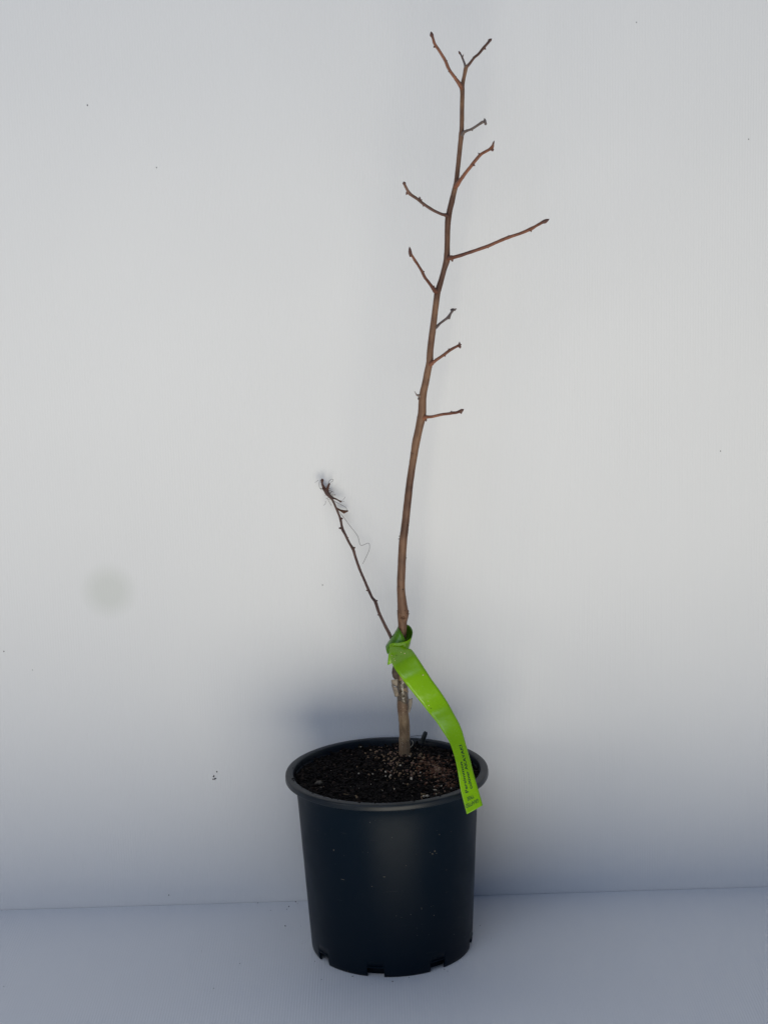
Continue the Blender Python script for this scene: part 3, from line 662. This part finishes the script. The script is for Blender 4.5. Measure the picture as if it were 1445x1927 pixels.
for (px, py, dx, dy2, L, r) in [(666, 1031.5, .8, -.7, 3.6, 2.2), (642.5, 976, .8, -.3, 3.4, 2.2), (641.5, 994, -1, -.1, 4.6, 2.6), (708, 1131, .9, -.6, 3.2, 2), (691, 1111, -.9, .3, 2.6, 1.6), (654, 1012, .9, -.4, 2.4, 1.4), (712, 1157, -.9, .3, 2.4, 1.5)]:
    bm = bmesh.new(); budshape(bm, at(px, py, dy_(px)), unit_px(dx, dy2), L * PXM, r * PXM, px); obj('bud', bm, M['dead'], dead)
yT = YT
bm = bmesh.new()
px_tube(bm, [(615, 927, yT, 7), (611, 921, yT, 6.5), (608.2, 915, yT - .001, 5), (606.2, 909, yT - .002, 5), (606.6, 903.5, yT - .003, 6), (607.6, 901.2, yT - .003, 3.4)], 10, 5, 0.3, 31)
px_tube(bm, [(614, 925, yT, 7), (616.5, 919, yT - .003, 5.4), (618.6, 912.5, yT - .005, 4), (620.5, 910, yT - .006, 3)], 10, 5, 0.3, 32)
px_tube(bm, [(620, 934, yT, 5), (626.5, 937, yT - .003, 4.4), (632, 938.8, yT - .005, 2.8), (636, 941, yT - .006, 2.4), (641, 943.6, yT - .006, 3.6), (643, 944.4, yT - .006, 2)], 10, 5, 0.3, 33)
for k in range(46):     # frayed bark hairs
    a = rnd.uniform(0, 1); b0x = 609 + 15 * a; b0y = 916 + 20 * a
    an = rnd.uniform(0, 6.28); L = rnd.uniform(4, 11); 
    q = [(b0x, b0y, yT - .001, .8), (b0x + math.cos(an) * L * .5, b0y + math.sin(an) * L * .5, yT - .002 + rnd.uniform(-.002, .001), .7), (b0x + math.cos(an + .5) * L, b0y + math.sin(an + .5) * L * .9, yT - .002 + rnd.uniform(-.003, .002), .35)]
    px_tube(bm, q, 4, 3, 0)
obj('frayed_tip', bm, M['husk'], dead)
bm = bmesh.new()
strip(bm, [((633.5, 955, yT - .001), (634, 959, yT - .002)), ((640, 958.6, yT - .002), (641, 962, yT - .003)), ((646, 960, yT - .003), (647, 966, yT - .004)), ((650, 960.6, yT - .003), (650.5, 964.5, yT - .004)), ((655, 960.8, yT - .003), (655.3, 961.6, yT - .003))], 5, 3, 0.0008)
o = obj('dry_bud_scale', bm, M['ridge'], dead); thick(o, 0.0010)
def fibre(pts, wd=0.75):
    bm = bmesh.new(); px_tube(bm, [(a, b, y, wd) for a, b, y in pts], 5, 6, 0); obj('fibre', bm, M['fibre'], dead)
y2 = yT - .001
fibre([(637, 962, y2), (647, 974, y2 - .002), (659.6, 991, y2 - .003), (667, 1000, y2 - .003), (673.5, 1010, y2 - .003), (676, 1020, y2 - .003), (678.5, 1026, y2 - .003), (684, 1025.6, y2 - .003), (692, 1022.2, y2 - .003), (695, 1024, y2 - .003), (695, 1034, y2 - .003), (689, 1048, y2 - .002), (682.5, 1061, y2 - .002)], 0.85)
fibre([(629, 942.5, y2), (635, 946.6, y2 - .003), (645, 951.5, y2 - .004), (651, 955.5, y2 - .003), (652.8, 960, y2 - .003)])
fibre([(605, 921.6, y2), (601.8, 918, y2 - .002), (600.6, 912, y2 - .003), (601.5, 906, y2 - .003), (604.8, 902, y2 - .003)])
fibre([(618, 911, y2), (619, 906, y2 - .005), (622.5, 902.4, y2 - .006), (627, 902.2, y2 - .006), (626, 905.5, y2 - .006), (622, 908, y2 - .005)], .8)
fibre([(642, 943.6, y2 - .005), (646, 940, y2 - .006), (648.5, 937, y2 - .006), (650, 934.4, y2 - .006)], .6)
fibre([(642, 944, y2 - .005), (646, 944, y2 - .006), (648.4, 942.6, y2 - .006)], .6)
fibre([(592.6, 908.5, y2), (596, 906, y2), (599, 903.6, y2)], .5)
fibre([(608.6, 950.8, y2), (611, 949.6, y2), (613, 946, y2), (612.6, 943, y2)], .7)
fibre([(616, 938, y2), (620, 945, y2), (624, 952, y2)], .5)

# ---------------------------------------------------------------- green tag looped round the stem
tag = thing('plant_tag', 'lime green plastic tag looped round the sapling stem, printed end over the pot rim', 'plant tag', tuple(at(757, 1205, 0.03)))
Y0 = ty(1200)
# loop: passes behind the stem, folds over on the left and comes across the front
loop_back = [((760.7, 1207.5, Y0 - .0165), (766, 1222, Y0 - .0145)), ((768.5, 1205, Y0 - .0155), (767.6, 1222, Y0 - .0125)), ((773.2, 1200.5, Y0 - .011), (769.5, 1219, Y0 - .009)), ((776, 1193, Y0 - .003), (770, 1217, Y0 - .001)), ((775.4, 1185.5, Y0 + .006), (769.5, 1216, Y0 + .007)),
             ((771.6, 1179, Y0 + .012), (767, 1216, Y0 + .0125)), ((766.5, 1175.6, Y0 + .014), (762, 1216, Y0 + .0145)), ((757, 1176, Y0 + .014), (752, 1214, Y0 + .0145)), ((749.5, 1178.6, Y0 + .010), (741, 1206, Y0 + .011))]
bm = bmesh.new(); strip(bm, loop_back, 7, 6, 0.0); o = obj('loop_band', bm, M['tag_dull'], tag); thick(o, 0.0005)
fold = [((749.5, 1178.8, Y0 + .010), (741, 1206, Y0 + .011)), ((749.2, 1179.3, Y0 + .003), (733, 1205, Y0 + .006)), ((751.2, 1183.5, Y0 - .0065), (727.6, 1212.5, Y0 - .001)), ((755.8, 1191, Y0 - .0105), (726.0, 1217, Y0 - .008)), ((760, 1198.5, Y0 - .0125), (726.8, 1223.5, Y0 - .0125)), ((763.4, 1205, Y0 - .0138), (728.8, 1231.2, Y0 - .0145))]
bm = bmesh.new(); strip(bm, fold, 7, 6, 0.0015); o = obj('folded_band', bm, M['tag_dull'], tag); thick(o, 0.0005)
cross = [((774, 1200.2, Y0 - .0125), (768, 1221, Y0 - .0125)), ((768, 1204.5, Y0 - .0165), (765.4, 1222, Y0 - .0155)), ((760.7, 1207.8, Y0 - .0185), (760, 1226, Y0 - .0170)), ((749, 1209.6, Y0 - .0190), (752, 1231, Y0 - .0180)), ((740, 1210.0, Y0 - .0180), (742, 1238, Y0 - .0180)), ((732.2, 1212.2, Y0 - .0150), (735.5, 1243, Y0 - .0165))]
bm = bmesh.new(); strip(bm, cross, 7, 6, 0.0008); o = obj('cross_band', bm, M['tag'], tag); thick(o, 0.0005)
tail = [((731.2, 1229.5, Y0 - .0160), (740, 1228, Y0 - .0165)), ((730.2, 1240, Y0 - .0165), (739, 1241, Y0 - .0170)), ((729.1, 1251.6, Y0 - .0170), (737.6, 1248, Y0 - .0172))]
bm = bmesh.new(); strip(bm, tail, 5, 3, 0.0004); o = obj('tail_end', bm, M['tag'], tag); thick(o, 0.0005)
# the long printed strip; depth comes forward as it falls
def sy(py): 
    t = (py - 1215) / (1532 - 1215); 
    K = [(-.2, .004), (0, 0), (.08, -.026), (.16, -.040), (.25, -.043), (.36, -.044), (.5, -.062), (.75, -.102), (1, -.120), (1.2, -.13)]
    for (a, u), (b, v) in zip(K, K[1:]):
        if t <= b: break
    q = (t - a) / (b - a); return Y0 - .0195 + u + (v - u) * q
LR = [((733.5, 1217), (757, 1216.5)), ((733, 1228), (765, 1221)), ((734.4, 1238), (773.2, 1221.7)), ((739.6, 1253), (782, 1232.5)), ((748, 1266), (792.8, 1249)), ((758, 1279.5), (802, 1263)), ((770, 1295), (812.6, 1279.5)), ((782, 1310), (824, 1295)), ((795, 1326), (834.4, 1310)), ((808, 1342.7), (844.4, 1326)),
      ((820.5, 1358), (853, 1342)), ((832, 1375.4), (862.5, 1359)), ((841, 1389), (869.3, 1375.4)), ((847.5, 1401.6), (874.2, 1393)), ((853.5, 1419), (880, 1413)), ((858.4, 1438.7), (885, 1432)), ((862.6, 1462), (890.2, 1453)), ((867, 1488.8), (897, 1477)), ((872, 1509), (902.4, 1495)), ((878, 1532.4), (908, 1515.4))]
TW = 0.0030
pairs = []
for i, ((lx, ly), (rx, ry)) in enumerate(LR):
    m_ = (ly + ry) / 2; y = sy(m_); k = min(1, i / 5)
    pairs.append(((lx, ly, y - TW * k), (rx, ry, y + TW * k)))
bm = bmesh.new(); A, B = strip(bm, pairs, 8, 8, 0.0005); o = obj('printed_strip', bm, M['tag'], tag); thick(o, 0.0005); strip_o = o
NS = len(A)
def to_px(p):
    d = p - CAM; z = d.dot(FW); return (IW / 2 + d.dot(cx_) / z * F_PX, IH / 2 - d.dot(cy_) / z * F_PX)
rowy = [to_px((A[i] + B[i]) / 2)[1] for i in range(NS)]
def S_at(y, v):
    i = 0
    while i < NS - 2 and rowy[i + 1] < y: i += 1
    t = (y - rowy[i]) / (rowy[i + 1] - rowy[i])
    def pt(j, v): return A[j].lerp(B[j], v) + Vector((0, -1, 0)) * 0.0005 * (1 - (2 * v - 1) ** 2)
    p = pt(i, v).lerp(pt(i + 1, v), t)
    nrm = (B[i] - A[i]).cross(A[i + 1] - A[i]).normalized()
    if nrm.y > 0: nrm = -nrm
    return p + nrm * 0.00036
def lettering(text, place, m, bold):
    cu = bpy.data.curves.new('t', 'FONT'); cu.body = text; cu.size = 1; cu.resolution_u = 2; cu.offset = bold
    to = bpy.data.objects.new('t', cu); C.objects.link(to)
    dg = bpy.context.evaluated_depsgraph_get(); dg.update()
    me = bpy.data.meshes.new_from_object(to.evaluated_get(dg))
    bpy.data.objects.remove(to); 
    wmax = max(v.co.x for v in me.vertices)
    bm = bmesh.new(); bm.from_mesh(me)
    bmesh.ops.triangulate(bm, faces=bm.faces[:])
    for v in bm.verts:
        yy, vv = place(v.co.x / wmax, v.co.y / 0.70); v.co = S_at(yy, vv)
    o = obj('lettering', bm, m, strip_o, False)
    return o
# two lines read upwards, two lines stand on their head at the lower end
lettering('Persimmon', lambda x, y: (1490 - 57 * x, 0.42 - 0.185 * y), M['ink'], 0.020)
lettering('cultivar AKAYAKI', lambda x, y: (1486 - 83 * x, 0.70 - 0.185 * y), M['ink'], 0.020)
lettering('TREE', lambda x, y: (1497.3 + 6.0 * y, 0.64 - 0.40 * x), M['ink_faint'], 0.022)
lettering('GRAFTED', lambda x, y: (1507.6 + 6.6 * y, 0.86 - 0.82 * x), M['ink_faint'], 0.022)
# bits of grit stuck on the tag
M['spark'] = flat('glinting_grit', (0.85, 0.72, 0.36), 0.25, 0.3, 900)  # grit colour brightened so that it carries the glint
for (px, py, s, m) in [(755, 1226.5, 1.3, 'spark'), (761.4, 1228.7, 1.8, 'spark'), (738, 1234, 1.3, 'spark'), (742, 1239.5, 1.2, 'spark'), (742.8, 1242.5, 1.1, 'spark'), (796.8, 1271, 1.7, 'spark'), (804.8, 1319.8, 1.1, 'spark'), (806.3, 1326.5, 1.5, 'spark'), (782.6, 1300.5, .7, 'spark'),
                       (745.6, 1232, 1.1, 'scar'), (810, 1334, 1.0, 'scar')]:
    i = min(range(NS), key=lambda k: abs(rowy[k] - py)); best = None
    for dyy in range(-14, 15, 2):
        for vv in [q / 20 for q in range(1, 20)]:
            if py + dyy < rowy[0]: continue
            p = S_at(py + dyy, vv); u = to_px(p); e = (u[0] - px) ** 2 + (u[1] - py) ** 2
            if best is None or e < best[0]: best = (e, p)
    bm = bmesh.new(); blob(bm, best[1], (s * PXM, s * PXM * .7, s * PXM * .9), (1, 0, .4), 1, .5, px); obj('grit', bm, M[m], strip_o)
